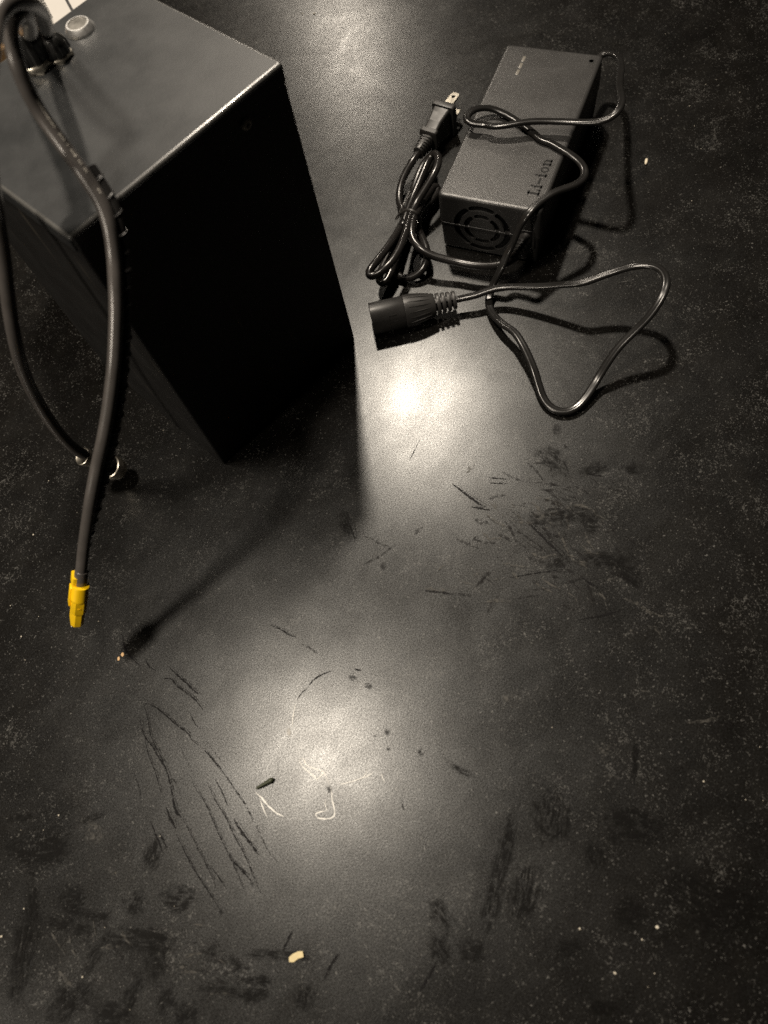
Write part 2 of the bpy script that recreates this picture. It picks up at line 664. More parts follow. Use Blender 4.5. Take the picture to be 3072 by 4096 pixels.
gA = at(155, 262, BH)
gB = at(236, 226, BH)
for c, r, h in ((gA, 7.2, 17), (gB, 6.2, 9)):
    nut, dome = gland(c, r, h)
    g = obj('cable_gland', dome, M_GLAND, bat, angle=25)
    obj('gland_nut', nut, M_NICKEL, g)

# discharge cable ------------------------------------------------------------
top = gA + Vector((0, 0, 16))
P1 = [gA + Vector((0, 0, 8)), top + Vector((0, 0.5, 4)), at(118, 125, 219), at(98, 62, 229), at(66, 50, 233), at(42, 88, 232), at(43, 150, 229), at(64, 241, 224),
      at(99, 337, 217), at(149, 434, 209), at(214, 530, 202), at(285, 627, 195.5), at(352, 723, 189.5), at(408, 815, 184),
      at(441, 917, 177.5), at(456, 1025, 170), at(462, 1134, 163.5), at(465, 1242, 156.5), at(462, 1351, 149), at(456, 1459, 141.5),
      at(444, 1568, 133), at(432, 1654, 126), at(412, 1763, 117), at(388, 1871, 107), at(367, 1980, 98), at(350, 2088, 87),
      at(335, 2197, 75.5), at(327, 2278, 67), at(323, 2310, 63)]
C1 = relax(catmull(P1, 1.0), 6)
cab1 = obj('discharge_cable', sweep(C1, circle(2.8, 18)), M_CABLE, bat, angle=60)
# printed legend on the sheath
T1, R1 = frames(C1)
pv, pf = [], []
camp = Vector((0, 0, CAM_Z))
i = 44
while i < 150:
    if random.random() < 0.72 and not (62 < i < 68):
        c, t = C1[i], T1[i]
        w = (camp - c)
        w = (w - t * w.dot(t)).normalized()
        s = t.cross(w)
        n_ = (w * 0.86 - s * 0.5).normalized()
        s2 = t.cross(n_)
        o_ = c + n_ * 2.86
        a = 0.38
        b = 0.42 * random.uniform(0.5, 1.1)
        k = len(pv)
        pv += [tuple(o_ + t * a + s2 * b), tuple(o_ - t * a + s2 * b), tuple(o_ - t * a - s2 * b), tuple(o_ + t * a - s2 * b)]
        pf.append((k, k + 1, k + 2, k + 3))
    i += 1
obj('cable_print', (pv, pf), M_PRINT, cab1)
# second lead in spiral wrap running beside it, on the shaded side
off = []
for k, c in enumerate(C1):
    t = T1[k]
    w = (camp - c).normalized()
    s = w.cross(t).normalized()
    g = min(1, max(0, (k - 70) / 50)) * min(1, max(0, (len(C1) - 14 - k) / 40))
    off.append(c + s * (3.5 * g) - w * (2.6 * g))
# make sure it passes above the lid
for k, c in enumerate(off):
    if c.y > BY0 - 3 and c.x > BX0 and c.z < BH + 2.8:
        c.z = BH + 2.8
off = relax(off, 4)
sp = at(330, 690, 191)
a0 = min(range(len(off)), key=lambda k: (off[k] - sp).length)
a1 = len(off) - 8
core = sweep(off[a0:a1], circle(2.3, 14))
T2, R2 = frames(off)
hel = []
ang = 0.0
for k in range(a0, a1 - 1):
    L = (off[k + 1] - off[k]).length
    for q in range(4):
        f = q / 4
        c = off[k].lerp(off[k + 1], f)
        s, b = R2[k]
        ang += 2 * math.pi * (L / 4) / 6.6
        hel.append(c + (s * math.cos(ang) + b * math.sin(ang)) * 2.15)
slv = obj('second_lead', core, M_SLEEVE, bat, angle=60)
obj('spiral_wrap', sweep(hel, [(0.55, 0), (0.25, 0.6), (-0.5, 0.5), (-0.5, -0.5), (0.25, -0.6)]), M_SLEEVE, slv, angle=60)

# yellow connector
ca, cb = at(326, 2300, 64.5), at(306, 2482, 44)
Mc = frame_to(ca, cb, (camp - ca))          # +Y faces the camera, +X sideways, +Z along
Mc = Mc @ Matrix.Rotation(math.radians(-8), 4, 'Z') @ Matrix.Diagonal((0.84, 0.85, 1, 1))
LC = (cb - ca).length
kx = LC / 30.0


def hexsec(w, d, ch, z):
    w /= 2
    d /= 2
    return [(w, d - ch, z), (w - ch, d, z), (-w + ch, d, z), (-w, d - ch, z), (-w, -d + ch, z), (-w + ch, -d, z), (w - ch, -d, z), (w, -d + ch, z)]


def conn_loft(secs):
    return xf(loft([hexsec(w, d, c, z * kx) for w, d, c, z in secs]), Mc)


def rsec(w, d, z, n=6):
    return rrect(-w / 2, w / 2, -d / 2, d / 2, min(w, d) * 0.46, z, n)


sock = join(xf(loft([rsec(8.6, 13.0, 5 * kx), rsec(8.8, 13.4, 6 * kx), rsec(9.0, 13.6, 12.4 * kx), rsec(9.25, 13.8, 12.9 * kx), rsec(9.25, 13.8, 13.5 * kx), rsec(8.6, 13.2, 14.4 * kx)]), Mc),
            conn_loft([(8.1, 13.0, 1.9, 13.6), (8.1, 13.0, 1.9, 21.0), (7.7, 12.6, 1.9, 21.5)]))
# left ear rising beside the cable, open cup rim
ear = xf(loft([rrect(-4.9, -1.2, -5.0, 3.0, 1.2, z) for z in (0.6 * kx, 5.2 * kx)]), Mc)
xt = obj('yellow_connector', join(sock, ear), M_YELLOW, bat)
xt['label'] = 'bright yellow power connector on the cable end'
obj('connector_nose', conn_loft([(7.0, 11.8, 1.9, 21.2), (6.9, 11.8, 1.9, 29.6), (6.6, 11.5, 1.8, 30.0)]), M_YELLOW, xt)
obj('connector_rail', xf(rbox(-5.3, -3.4, -3.4, 1.6, 7.5 * kx, 19 * kx, 0.3), Mc), M_YELLOW, xt)
obj('connector_dimple', xf(rbox(-0.9, 0.9, 6.45, 6.75, 17.2 * kx, 17.8 * kx, 0.1), Mc), M_YELLOW, xt)
# shrink tube into the cup
obj('heat_shrink', xf(lathe([(-3.0 * kx, 3.5), (-2.8 * kx, 3.75), (1 * kx, 3.85), (6 * kx, 3.9)], 24), Mc), M_CABLE, cab1)

# charging lead --------------------------------------------------------------
na, nb = at(337, 1828, 34), at(488, 1884, 8.5)
P2 = [gB + Vector((0, 0, 4)), gB + Vector((0, 0.5, 14)), at(185, 110, 212), at(155, 40, 224), at(95, 5, 234), at(35, 8, 238), at(-8, 60, 238), at(-30, 160, 239), at(-48, 300, 236),
      at(-55, 450, 228), at(-50, 600, 217), at(-30, 760, 202), at(-8, 900, 185), at(12, 1020, 173), at(26, 1140, 161), at(40, 1250, 149), at(60, 1362, 136),
      at(93, 1482, 116), at(150, 1603, 91), at(229, 1723, 65), at(290, 1788, 48), na + (nb - na) * 0.25]
C2 = relax(catmull(P2, 1.2), 8)
obj('charge_cable', sweep(C2, circle(2.9, 16)), M_CABLE, bat, angle=60)
Mn = frame_to(na, nb)
LN = (nb - na).length
cn = obj('metal_plug', lathe([(-1.0, 3.3), (-1.6, 4.6), (-1.4, 5.0), (1.4, 5.0), (2.2, 4.4), (3.0, 4.4), (LN * 0.34, 4.5), (LN * 0.36, 5.6), (LN * 0.66, 5.8), (LN * 0.68, 6.6), (LN * 0.72, 6.9), (LN * 0.80, 6.9), (LN * 0.815, 6.2), (LN * 0.84, 6.0)], 40, Mn), M_NICKEL, bat)
cn['label'] = 'round metal screw plug on the charging lead'
obj('plug_end', lathe([(LN * 0.84, 5.9), (LN * 0.92, 5.9), (LN * 0.94, 5.5), (LN * 0.94, 4.7), (LN * 0.86, 4.6)], 40, Mn), M_NICKEL, cn)
obj('plug_grip', lathe([(LN * 0.37, 5.72), (LN * 0.38, 6.05), (LN * 0.64, 6.15), (LN * 0.65, 5.85)], 40, Mn, False, False), M_SLEEVE, cn)

# ------------------------------------------------------------------ cardboard carton behind
CZ = 172.0
CO_, CR_ = (139.8, 374.3, 0), math.atan2(-0.36, 0.933)
carton = thing('carton', 'brown cardboard carton with white printed label on top, behind the battery box', 'carton', CO_, CR_)
obj('carton_wall', rbox(-46, 27.5, -0.8, 92, 0, CZ, 1.0), M_CARD, carton, local=True)
lab = obj('address_label', rbox(0, 26.5, -0.6, 75, CZ - 0.2, CZ + 0.22, 0.0), M_PAPER, carton, local=True)
obj('printed_rule', rbox(12.4, 13.7, -0.55, 72, CZ, CZ + 0.30, 0.0), M_INK, lab, local=True)
obj('packing_slip', rbox(-34, -9.5, 26, 80, CZ - 0.2, CZ + 0.22, 0.0), M_PAPER, carton, local=True)


def text_vf(s, size, M, ext=0.05):
    cu = bpy.data.curves.new('t', 'FONT')
    cu.body = s
    cu.size = size
    cu.extrude = ext
    cu.resolution_u = 2
    to = bpy.data.objects.new('t', cu)
    COL.objects.link(to)
    bpy.context.view_layer.update()
    me = bpy.data.meshes.new_from_object(to.evaluated_get(bpy.context.evaluated_depsgraph_get()))
    V = [tuple(M @ v.co) for v in me.vertices]
    F = [tuple(p.vertices) for p in me.polygons]
    bpy.data.objects.remove(to)
    bpy.data.curves.remove(cu)
    bpy.data.meshes.remove(me)
    return V, F


# lettering runs towards the battery box
Mt = Matrix(((0, 1, 0, 2.0), (-1, 0, 0, 24.6), (0, 0, 1, CZ + 0.29), (0, 0, 0, 1)))
obj('label_text', text_vf('2000 PDF 07.5V 02/2', 2.35, Mt), M_INK, lab, local=True)
Mt2 = Matrix(((0, 1, 0, 15.6), (-1, 0, 0, 21.0), (0, 0, 1, CZ + 0.29), (0, 0, 0, 1)))
obj('label_text', text_vf('II', 3.4, Mt2), M_INK, lab, local=True)

# ------------------------------------------------------------------ charger
QX, QY, QA, QW, QL, QH = 260.86, 251.80, -1.208332, 62.9, 137.4, 42.95
chg = thing('battery_charger', 'black plastic brick charger with fan grille and cord looped across its top', 'charger', (QX, QY, 0), QA)
MQ = root_matrix(chg)
SEAM = 22.6


def shell(secs, r):
    return loft([rrect(i - 0.7, QW + 0.5 - i, i - 0.4, QL + 0.5 - i, max(0.6, r - i), z) for z, i in secs])


top_vf = shell([(SEAM + 0.25, 0.35), (SEAM + 0.45, 0.05), (SEAM + 1.0, 0.0), (QH - 2.2, 0.25), (QH - 1.2, 0.40), (QH - 0.5, 0.80), (QH - 0.12, 1.5), (QH, 2.4)], 3.4)
top_sh = obj('top_shell', top_vf, M_ABS, chg, local=True)
bot_vf = shell([(1.4, 2.4), (1.6, 1.7), (2.4, 1.3), (SEAM - 1.6, 0.55), (SEAM - 1.3, 0.1), (SEAM - 0.4, 0.05), (SEAM - 0.15, 0.4), (SEAM + 0.05, 1.2)], 3.4)
bot_sh = obj('bottom_shell', bot_vf, M_ABS2, chg, local=True)
for x, y in ((8, 8), (QW - 8, 8), (8, QL - 8), (QW - 8, QL - 8)):
    obj('rubber_foot', lathe([(0.01, 3.4), (1.0, 3.6), (1.6, 3.6)], 16, Matrix.Translation((x, y, 0))), M_RUBBER, chg, local=True)


# fan grille slots in the front face
def slot(cx, cz, r0, r1, a0, a1, depth=3.2):
    n = 9
    outer = [(cx + r1 * math.cos(a), cz + r1 * math.sin(a)) for a in [math.radians(a0 + (a1 - a0) * k / n) for k in range(n + 1)]]
    inner = [(cx + r0 * math.cos(a), cz + r0 * math.sin(a)) for a in [math.radians(a1 + (a0 - a1) * k / n) for k in range(n + 1)]]
    rm, rc = (r0 + r1) / 2, (r1 - r0) / 2
    def capp(a, sgn):
        a = math.radians(a)
        c = (cx + rm * math.cos(a), cz + rm * math.sin(a))
        return [(c[0] + rc * math.cos(a + sgn * q), c[1] + rc * math.sin(a + sgn * q)) for q in (0.6, 1.2, 1.9, 2.5)]
    poly = outer + capp(a1, 1) + inner + [p for p in reversed(capp(a0, -1))]
    M = Matrix(((1, 0, 0, 0), (0, 0, 1, -1.0), (0, 1, 0, 0), (0, 0, 0, 1)))
    return prism(poly, 0, depth + 1.0, M)


slots = []
GX, GZ = 27.0, 21.3
for k in range(6):
    am = 90 + 60 * k
    slots.append(slot(GX, GZ, 14.4, 18.1, am - 22.5, am + 22.5))
    slots.append(slot(GX, GZ, 8.5, 11.7, am - 18, am + 18))
allslots = join(*slots)
cut(top_sh, allslots)
cut(bot_sh, allslots)
for (cx, cz, r0, r1, a0, a1) in [(GX, GZ, 14.2, 18.3, 90 + 60 * k - 23.5, 90 + 60 * k + 23.5) for k in range(6)] + [(GX, GZ, 8.3, 11.9, 90 + 60 * k - 19, 90 + 60 * k + 19) for k in range(6)]:
    V, F = slot(cx, cz, r0, r1, a0, a1)
    V = [(x, min(max(y, 2.0), 2.6), z) for x, y, z in V]
    obj('vent_slot_shade', (V, F), M_DARK, chg, local=True)  # black plate in the blind pocket stands for the slot's inner shade


# engraved lettering, drawn as serif strokes with groove darkness in the colour; x along reading direction, y up
def serif_letters():
    def bar(x0, y0, x1, y1, g=0.26):
        x0, y0, x1, y1 = x0 - g, y0 - g, x1 + g, y1 + g
        return [(x0, y0), (x1, y0), (x1, y1), (x0, y1)]
    def ring(cx, cy, rx, ry, tx, ty, n=18):
        q = []
        for k in range(n):
            a, b = 2 * math.pi * k / n, 2 * math.pi * (k + 1) / n
            q.append([(cx + rx * math.cos(a), cy + ry * math.sin(a)), (cx + rx * math.cos(b), cy + ry * math.sin(b)),
                      (cx + (rx - tx) * math.cos(b), cy + (ry - ty) * math.sin(b)), (cx + (rx - tx) * math.cos(a), cy + (ry - ty) * math.sin(a))])
        return q
    L = [bar(1.2, 0, 2.3, 6.6), bar(0.2, 6.0, 3.3, 6.6), bar(0.2, 0, 5.0, 0.6), bar(4.4, 0.6, 5.0, 2.0)]
    def ii(x):
        return [bar(x + 0.8, 0, x + 1.8, 4.3), bar(x + 0.1, 3.8, x + 0.8, 4.3), bar(x, 0, x + 2.6, 0.5), bar(x + 0.8, 5.3, x + 1.8, 6.4)]
    dash = [bar(9.4, 2.2, 14.0, 3.0)]
    o = ring(21.2, 2.15, 2.45, 2.5, 1.2, 0.8)
    n = [bar(25.2, 0, 26.2, 4.3), bar(24.5, 3.8, 25.2, 4.3), bar(24.5, 0, 26.9, 0.5), bar(28.2, 0, 29.2, 3.3), bar(27.5, 0, 29.9, 0.5),
         [(26.2, 3.3), (27.0, 4.4), (28.2, 4.4), (29.2, 3.3), (28.2, 3.2), (27.4, 3.8), (26.8, 3.6)]]
    return [('L', L), ('i', ii(6.2)), ('-', dash), ('i', ii(15.2)), ('o', o), ('n', n)]


for nm, polys in serif_letters():
    # reading direction = +y of the case, letter up = -x of the case
    Ml = Matrix(((0, -1, 0, 57.6), (1, 0, 0, 11.5), (0, 0, 1, QH), (0, 0, 0, 1)))
    vf = join(*[prism(p, -0.5, 0.015, Ml) for p in polys])
    obj('engraved_letter', vf, M_DARK, chg, local=True)

# indicator windows and a moulded ring mark
for k in range(3):
    y0 = 109.3 + k * 6.5
    obj('indicator_light', rbox(13.6, 15.6, y0, y0 + 5.0, QH - 0.4, QH + 0.12, 0.1), M_LED, chg, local=True)
obj('mould_mark', lathe([(0, 2.0), (0.12, 2.0), (0.12, 1.5), (0.02, 1.4)], 24, Matrix.Translation((57.0, 130.5, QH - 0.02))), M_ABS2, chg, local=True)

# mains strain relief boot ----------------------------------------------------
z5 = lambda x, y: (1400 + x * .4822, 700 + y * .4822)
z3 = lambda x, y: (1400 + x * .4822, 100 + y * .4822)
z4 = lambda x, y: (1900 + x * .4822, 100 + y * .4822)
z6 = lambda x, y: (1900 + x * .5425, 900 + y * .5425)
zb = lambda x, y: (1440 + x * .2803, 580 + y * .2803)
rel0 = MQ @ Vector((54.3, -0.2, 21.0))
rel1 = at(*z5(1365, 690), 14.0)
Mr = frame_to(rel0, rel1)
LR = (rel1 - rel0).length
prof = [(-2.5, 4.3), (0.3, 4.3), (0.8, 4.0)]
nr = 5
for k in range(nr):
    a = 1.2 + (LR - 1.5) * k / nr
    w = (LR - 1.5) / nr
    r = 3.9 - 0.9 * k / nr
    prof += [(a, r), (a + w * 0.55, r - 0.08), (a + w * 0.60, r - 0.85), (a + w * 0.95, r - 0.9)]
prof += [(LR, 2.9), (LR + 0.3, 2.6)]
obj('cord_relief', lathe(prof, 28, Mr), M_RUBBER, chg)
obj('relief_collar', xf(rbox(48.6, 60.2, -0.7, 1.2, 13.5, 27.5, 0.5), MQ), M_ABS2, chg)

# mains cord, bundled ----------------------------------------------------------
plug_a, plug_b = Vector((307.0, 311.2, 11.2)), Vector((345.5, 318.6, 11.2))
pd = (plug_b - plug_a).normalized()
BP = [(720, 280, 10), (605, 500, 6.5), (560, 700, 4), (572, 860, 3), (640, 1000, 5), (560, 1200, 12), (410, 1440, 18), (230, 1670, 21), (125, 1810, 21), (125, 1885, 20),
      (230, 1860, 20), (340, 1780, 21.5), (450, 1670, 22), (560, 1490, 22), (640, 1290, 21), (715, 1040, 19), (800, 840, 19), (930, 630, 22), (1050, 430, 25), (1118, 260, 26), (1105, 140, 25),
      (1050, 120, 23), (985, 210, 21), (905, 390, 19), (830, 570, 17), (745, 770, 15), (665, 980, 12), (600, 1180, 10), (510, 1380, 9), (390, 1610, 9), (280, 1850, 9), (275, 1960, 8.5), (345, 1985, 8.5),
      (420, 1860, 9), (490, 1680, 10), (590, 1380, 9), (690, 1090, 9), (760, 850, 10), (850, 600, 11), (960, 380, 12), (1020, 230, 12), (1010, 165, 11), (960, 200, 9), (880, 330, 7), (800, 520, 5), (745, 720, 4),
      (735, 930, 3.5), (690, 1150, 3), (590, 1420, 3), (500, 1680, 3), (510, 1830, 3), (620, 1905, 3), (760, 1890, 4), (880, 1800, 6.5), (950, 1660, 9), (950, 1490, 10), (895, 1340, 10), (835, 1210, 9),
      (830, 1080, 8), (890, 940, 7), (990, 830, 6.5), (1080, 720, 6), (1115, 600, 6), (1060, 590, 8), (960, 700, 11), (850, 880, 15), (785, 1020, 18), (738, 1170, 19), (745, 1330, 18), (850, 1470, 17), (1010, 1570, 15), (1200, 1630, 13.5), (1400, 1675, 12.5)]
PM = [plug_a + pd * 6, plug_a - pd * 2, plug_a - pd * 7 + Vector((0, 0, -0.4))] + [at(*zb(x, y), z) for x, y, z in BP] + [at(*z5(1000, 745), 12.5), at(*z5(1130, 757), 12.3), at(*z5(1250, 745), 12.3), at(*z5(1325, 712), 13), rel1, rel0.lerp(rel1, 0.4)]
CM = relax(catmull(PM, 1.1), 10)
for c in CM:
    c.z = max(c.z, 2.5)
obj('mains_cord', sweep(CM, circle(2.45, 14)), M_CORD, chg, angle=60)

# mains plug -----------------------------------------------------------------
Mp = frame_to(plug_a, plug_b) @ Matrix.Diagonal((0.94, 1, 0.90, 1))     # +Z along, +X sideways, +Y up


def psec(w, h, z, r=1.6):
    return rrect(-w / 2, w / 2, -h / 2, h / 2, min(r, w / 2.2, h / 2.2), z, 4)


plug_vf = join(xf(loft([psec(10, 11, 15.0), psec(13.5, 13.5, 15.6), psec(13.8, 14, 19.0), psec(10.8, 12.5, 20.2), psec(10.6, 13, 21.5), psec(10.8, 16, 26), psec(12.2, 19, 33.5), psec(13.0, 20.5, 37.2), psec(10.4, 18.5, 37.6), psec(10.4, 18.5, 38.8)]), Mp),
               xf(loft([psec(17.0, 22.0, 38.4), psec(17.6, 22.2, 38.9), psec(17.6, 22.2, 43.0), psec(17.0, 21.8, 43.6)]), Mp))
plug = obj('mains_plug', plug_vf, M_RUBBER, chg)
ribs = []
for k in range(6):
    z0 = 0.2 + k * 2.45
    w = 7.2 + 0.45 * k
    ribs.append(xf(loft([psec(w, w + 0.6, z0, 2.2), psec(w, w + 0.6, z0 + 1.35, 2.2)]), Mp))
ribs.append(xf(rbox(-1.5, 1.5, -4.2, 4.6, 0.3, 15.2, 0.2), Mp))
ribs.append(xf(loft([psec(5.4, 5.4, 0, 2.4), psec(6.6, 6.6, 15.2, 2.6)]), Mp))
obj('strain_relief', join(*ribs), M_RUBBER, plug)
for s in (1, -1):
    o_p = rrect(-3.15, 3.15, 43.2, 60.2, 0.5, 0, 3)
    loops = []
    blade = []
    n = 20
    # blade with hole: outer outline to circle strips
    outer = []
    for k in range(n):
        a = 2 * math.pi * k / n
        dx, dy = math.cos(a), math.sin(a)
        # hit the rectangle from the hole centre
        tx = 3.15 / abs(dx) if abs(dx) > 1e-6 else 1e9
        ty = ((59.9 - 55.2) if dy > 0 else (55.2 - 43.2)) / abs(dy) if abs(dy) > 1e-6 else 1e9
        tt = min(tx, ty)
        ox, oy = dx * tt, 55.2 + dy * tt
        if oy > 58.6:
            ox *= 0.80
        outer.append((ox, oy))
    inner = [(1.55 * math.cos(2 * math.pi * k / n), 55.2 + 1.55 * math.sin(2 * math.pi * k / n)) for k in range(n)]
    y0 = s * 6.35
    V = [(x, y0 + 0.75, z) for x, z in outer] + [(x, y0 + 0.75, z) for x, z in inner] + [(x, y0 - 0.75, z) for x, z in outer] + [(x, y0 - 0.75, z) for x, z in inner]
    F = []
    for k in range(n):
        j = (k + 1) % n
        F += [(k, j, n + j, n + k), (2 * n + k, 3 * n + k, 3 * n + j, 2 * n + j), (k, 2 * n + k, 2 * n + j, j), (n + k, n + j, 3 * n + j, 3 * n + k)]
    obj('prong', xf((V, F), Mp), M_BRASS, plug)

# output cord ------------------------------------------------------------------
ZA = [28, 29, 30, 31, 34, 42, 50, 57, 58, 58, 57, 55, 53, 51.5, 51, 51, 51, 50.5, 49.5]
PA = [(1060, 240), (1110, 238), (1160, 248), (1195, 285), (1212, 350), (1203, 430), (1198, 520), (1213, 600), (1215, 650), (1190, 710), (1140, 760), (1060, 795), (950, 808), (800, 805), (650, 800), (480, 800), (380, 812), (250, 835), (120, 842)]
PB = [(1150, 832, 49), (1050, 826, 49), (985, 808, 49.5), (960, 778, 50), (985, 733, 50), (1030, 703, 49.5), (1095, 688, 48.5), (1170, 692, 47.3), (1260, 725, 46), (1380, 795, 45), (1500, 880, 44.6), (1600, 960, 44.6)]
PC = [(600, 965, 44.6), (700, 1020, 44.6), (800, 1080, 44.2), (870, 1135, 43), (910, 1200, 42), (905, 1260, 42), (860, 1310, 43), (780, 1345, 44), (700, 1370, 44.6), (620, 1410, 44.8), (550, 1460, 44.8), (480, 1520, 44.8), (420, 1590, 43.5)]
PD = [(1430, 390, 40), (1400, 450, 35.5), (1370, 520, 31), (1340, 590, 26), (1300, 660, 22), (1270, 740, 18.8), (1230, 820, 13.5), (1190, 900, 7.8), (1160, 990, 4.2), (1150, 1050, 3.6), (1165, 1120, 4.2), (1210, 1185, 6), (1270, 1240, 8)]
PE = [(290, 790, 10), (350, 880, 10.5), (400, 980, 9.5), (440, 1080, 8), (470, 1180, 5.5), (500, 1270, 3.6), (550, 1340, 2.8), (620, 1375, 2.6), (690, 1375, 2.6), (760, 1335, 3.2), (830, 1255, 4.5), (900, 1140, 7), (980, 1010, 13), (1060, 900, 18), (1160, 800, 22.5), (1270, 690, 28), (1350, 580, 33), (1400, 480, 36.5), (1410, 400, 37), (1370, 330, 36), (1290, 300, 34.5), (1180, 302, 33), (1050, 337, 29.5), (930, 380, 27), (800, 425, 25), (650, 440, 21), (500, 452, 17), (350, 455, 14), (200, 460, 12), (100, 483, 11), (0, 520, 10)]
xa, xb = at(1485, 1276, 9.6), at(1822, 1199, 9.4)
xd = (xa - xb).normalized()
PO = [MQ @ Vector((55, QL - 6, 27)), MQ @ Vector((55.5, QL + 4, 27.5))] + [at(*z4(x, y), z) for (x, y), z in zip(PA, ZA)] + [at(*z3(x, y), z) for x, y, z in PB] + [at(*z4(x, y), z) for x, y, z in PC] \
    + [at(*z5(x, y), z) for x, y, z in PD] + [at(*z6(x, y), z) for x, y, z in PE] + [xb - xd * 3, xb + xd * 6]
CO = relax(catmull(PO, 1.1), 8)
for c in CO:
    c.z = max(c.z, 1.6)
obj('output_cord', sweep(CO, twin(1.42, 1.0), up=Vector((0.15, 0.1, 1))), M_GLOSSCORD, chg, angle=70)

# output plug (round, three pin) ------------------------------------------------
Mx = frame_to(xb, xa)     # +Z from cord end to open mouth
LX = (xa - xb).length
R0 = 9.5
g0 = LX * 0.60     # where the front barrel starts
barrel = lathe([(g0 + 0.3, 6), (g0 + 0.3, R0 - 0.35), (g0 + 0.7, R0 - 0.1), (LX - 0.4, R0), (LX, R0 - 0.3), (LX, R0 - 1.5), (LX - 9, R0 - 1.6), (LX - 9, 0.05)], 56, Mx)
grip = lathe([(LX * 0.245, 4.0), (LX * 0.245, 6.3), (LX * 0.26, 6.8), (LX * 0.40, 8.2), (LX * 0.50, 9.2), (g0 - 0.6, 9.75), (g0, 9.7), (g0 + 0.25, 9.3)], 56, Mx)
xl = obj('output_plug', join(barrel, grip), M_RUBBER, chg)
xl['label'] = 'black round three-pin plug lying on the table'
# raised grip ridges
for k in range(18):
    a = 2 * math.pi * k / 18
    Mk = Mx @ Matrix.Rotation(a, 4, 'Z')
    z0, z1 = LX * 0.30, LX * 0.50
    V = []
    for z, r, w in ((z0, 7.15, 0.05), (z0 + 2.0, 7.65, 0.30), ((z0 + z1) / 2, 8.55, 0.42), (z1, 9.28, 0.30), (z1 + 3.0, 9.55, 0.03)):
        V += [(r - 0.5, -w, z), (r + 0.20, -w * 0.35, z), (r + 0.20, w * 0.35, z), (r - 0.5, w, z)]
    F = []
    for j in range(4):
        for q in range(4):
            F.append((j * 4 + q, j * 4 + (q + 1) % 4, j * 4 + 4 + (q + 1) % 4, j * 4 + 4 + q))
    obj('grip_ridge', xf((V, F), Mk), M_RUBBER, xl)
# slotted strain relief rings joined by webs
rr = [lathe([(0.3, 2.2), (0.3, 3.5), (LX * 0.25, 4.2)], 24, Mx)]
ringr = [6.3, 5.9, 5.6, 5.3]
for k in range(4):
    z0 = LX * (0.185 - 0.062 * k)
    r = ringr[k]
    rr.append(lathe([(z0, 2.9), (z0, r), (z0 + 0.3, r + 0.1), (z0 + 1.7, r + 0.1), (z0 + 2.0, r), (z0 + 2.0, 2.9)], 32, Mx, False, False))
for k in range(2):
    a = math.radians(180 * k + 68)
    Mk = Mx @ Matrix.Rotation(a, 4, 'Z')
    rr.append(xf(rbox(2.6, 4.9, -1.3, 1.3, 0.4, LX * 0.25, 0.15), Mk))
obj('strain_relief', join(*rr), M_RUBBER, xl)
# latch outline moulded into the barrel: three thin proud bars following the curve
an0 = 0
wv = (camp - xa)
wl = Mx.to_3x3().inverted() @ wv
an0 = math.degrees(math.atan2(wl.y, wl.x)) 


def arc_bar(zc, zw, a0, a1, r, h):
    n = 8
    loops = []
    for k in range(n + 1):
        a = math.radians(a0 + (a1 - a0) * k / n)
        loops.append([tuple(Mx @ Vector((q * math.cos(a), q * math.sin(a), z))) for q, z in ((r - 0.3, zc - zw), (r + h, zc - zw), (r + h, zc + zw), (r - 0.3, zc + zw))])
    return loft(loops)


la = an0 + 22
# side on which the latch shows lies towards the viewer, below the axis
sgn = 1 if (Mx.to_3x3() @ Vector((math.cos(math.radians(an0 + 40)), math.sin(math.radians(an0 + 40)), 0))).y < (Mx.to_3x3() @ Vector((math.cos(math.radians(an0 - 40)), math.sin(math.radians(an0 - 40)), 0))).y else -1
A0, A1 = an0 + sgn * 2, an0 + sgn * 62
lz0, lz1 = LX * 0.705, LX * 0.80
obj('latch', join(arc_bar(lz1, 0.18, A0, A1, R0, 0.12), arc_bar((lz0 + lz1) / 2, (lz1 - lz0) / 2, A0, A0 + sgn * 2, R0, 0.12),
                  arc_bar((lz0 + lz1) / 2 - 0.6, 2.2, an0 + sgn * 27, an0 + sgn * 28.6, R0, 0.14)), M_RUBBER, xl)

# twist tie round the bundle -----------------------------------------------------
tz = [(606, 955, 21), (660, 928, 24.5), (740, 935, 25), (810, 975, 23.5), (850, 1030, 19), (852, 1062, 12), (800, 1060, 3), (690, 1020, 0.8), (610, 990, 1.5), (585, 970, 8), (596, 955, 16), (606, 953, 21)]
CT = relax(catmull([at(*zb(x, y), z) for x, y, z in tz], 0.8), 3)
tie = thing('twist_tie', 'thin black twist tie wound round the folded mains cord', 'twist tie', CT[0][:])
obj('band', sweep(CT, [(0.9, 0), (0.3, 0.35), (-0.3, 0.35), (-0.9, 0), (-0.3, -0.35), (0.3, -0.35)]), M_TIE, tie, angle=60)
for tail in ([(600, 955, 21), (560, 980, 20), (520, 1035, 17), (505, 1065, 15), (540, 1050, 15), (558, 1000, 17), (550, 965, 18)],
             [(590, 965, 20.5), (560, 960, 20), (600, 880, 22), (650, 780, 23), (712, 665, 24)],
             [(588, 968, 20), (600, 900, 22), (660, 790, 23), (735, 690, 23.5)]):
    Cq = relax(catmull([at(*zb(x, y), z) for x, y, z in tail], 0.8), 2)
    obj('tail', sweep(Cq, circle(0.42, 8)), M_TIE, tie, angle=60)

# ------------------------------------------------------------------ marks on the table
ZLIFT = [0.10]


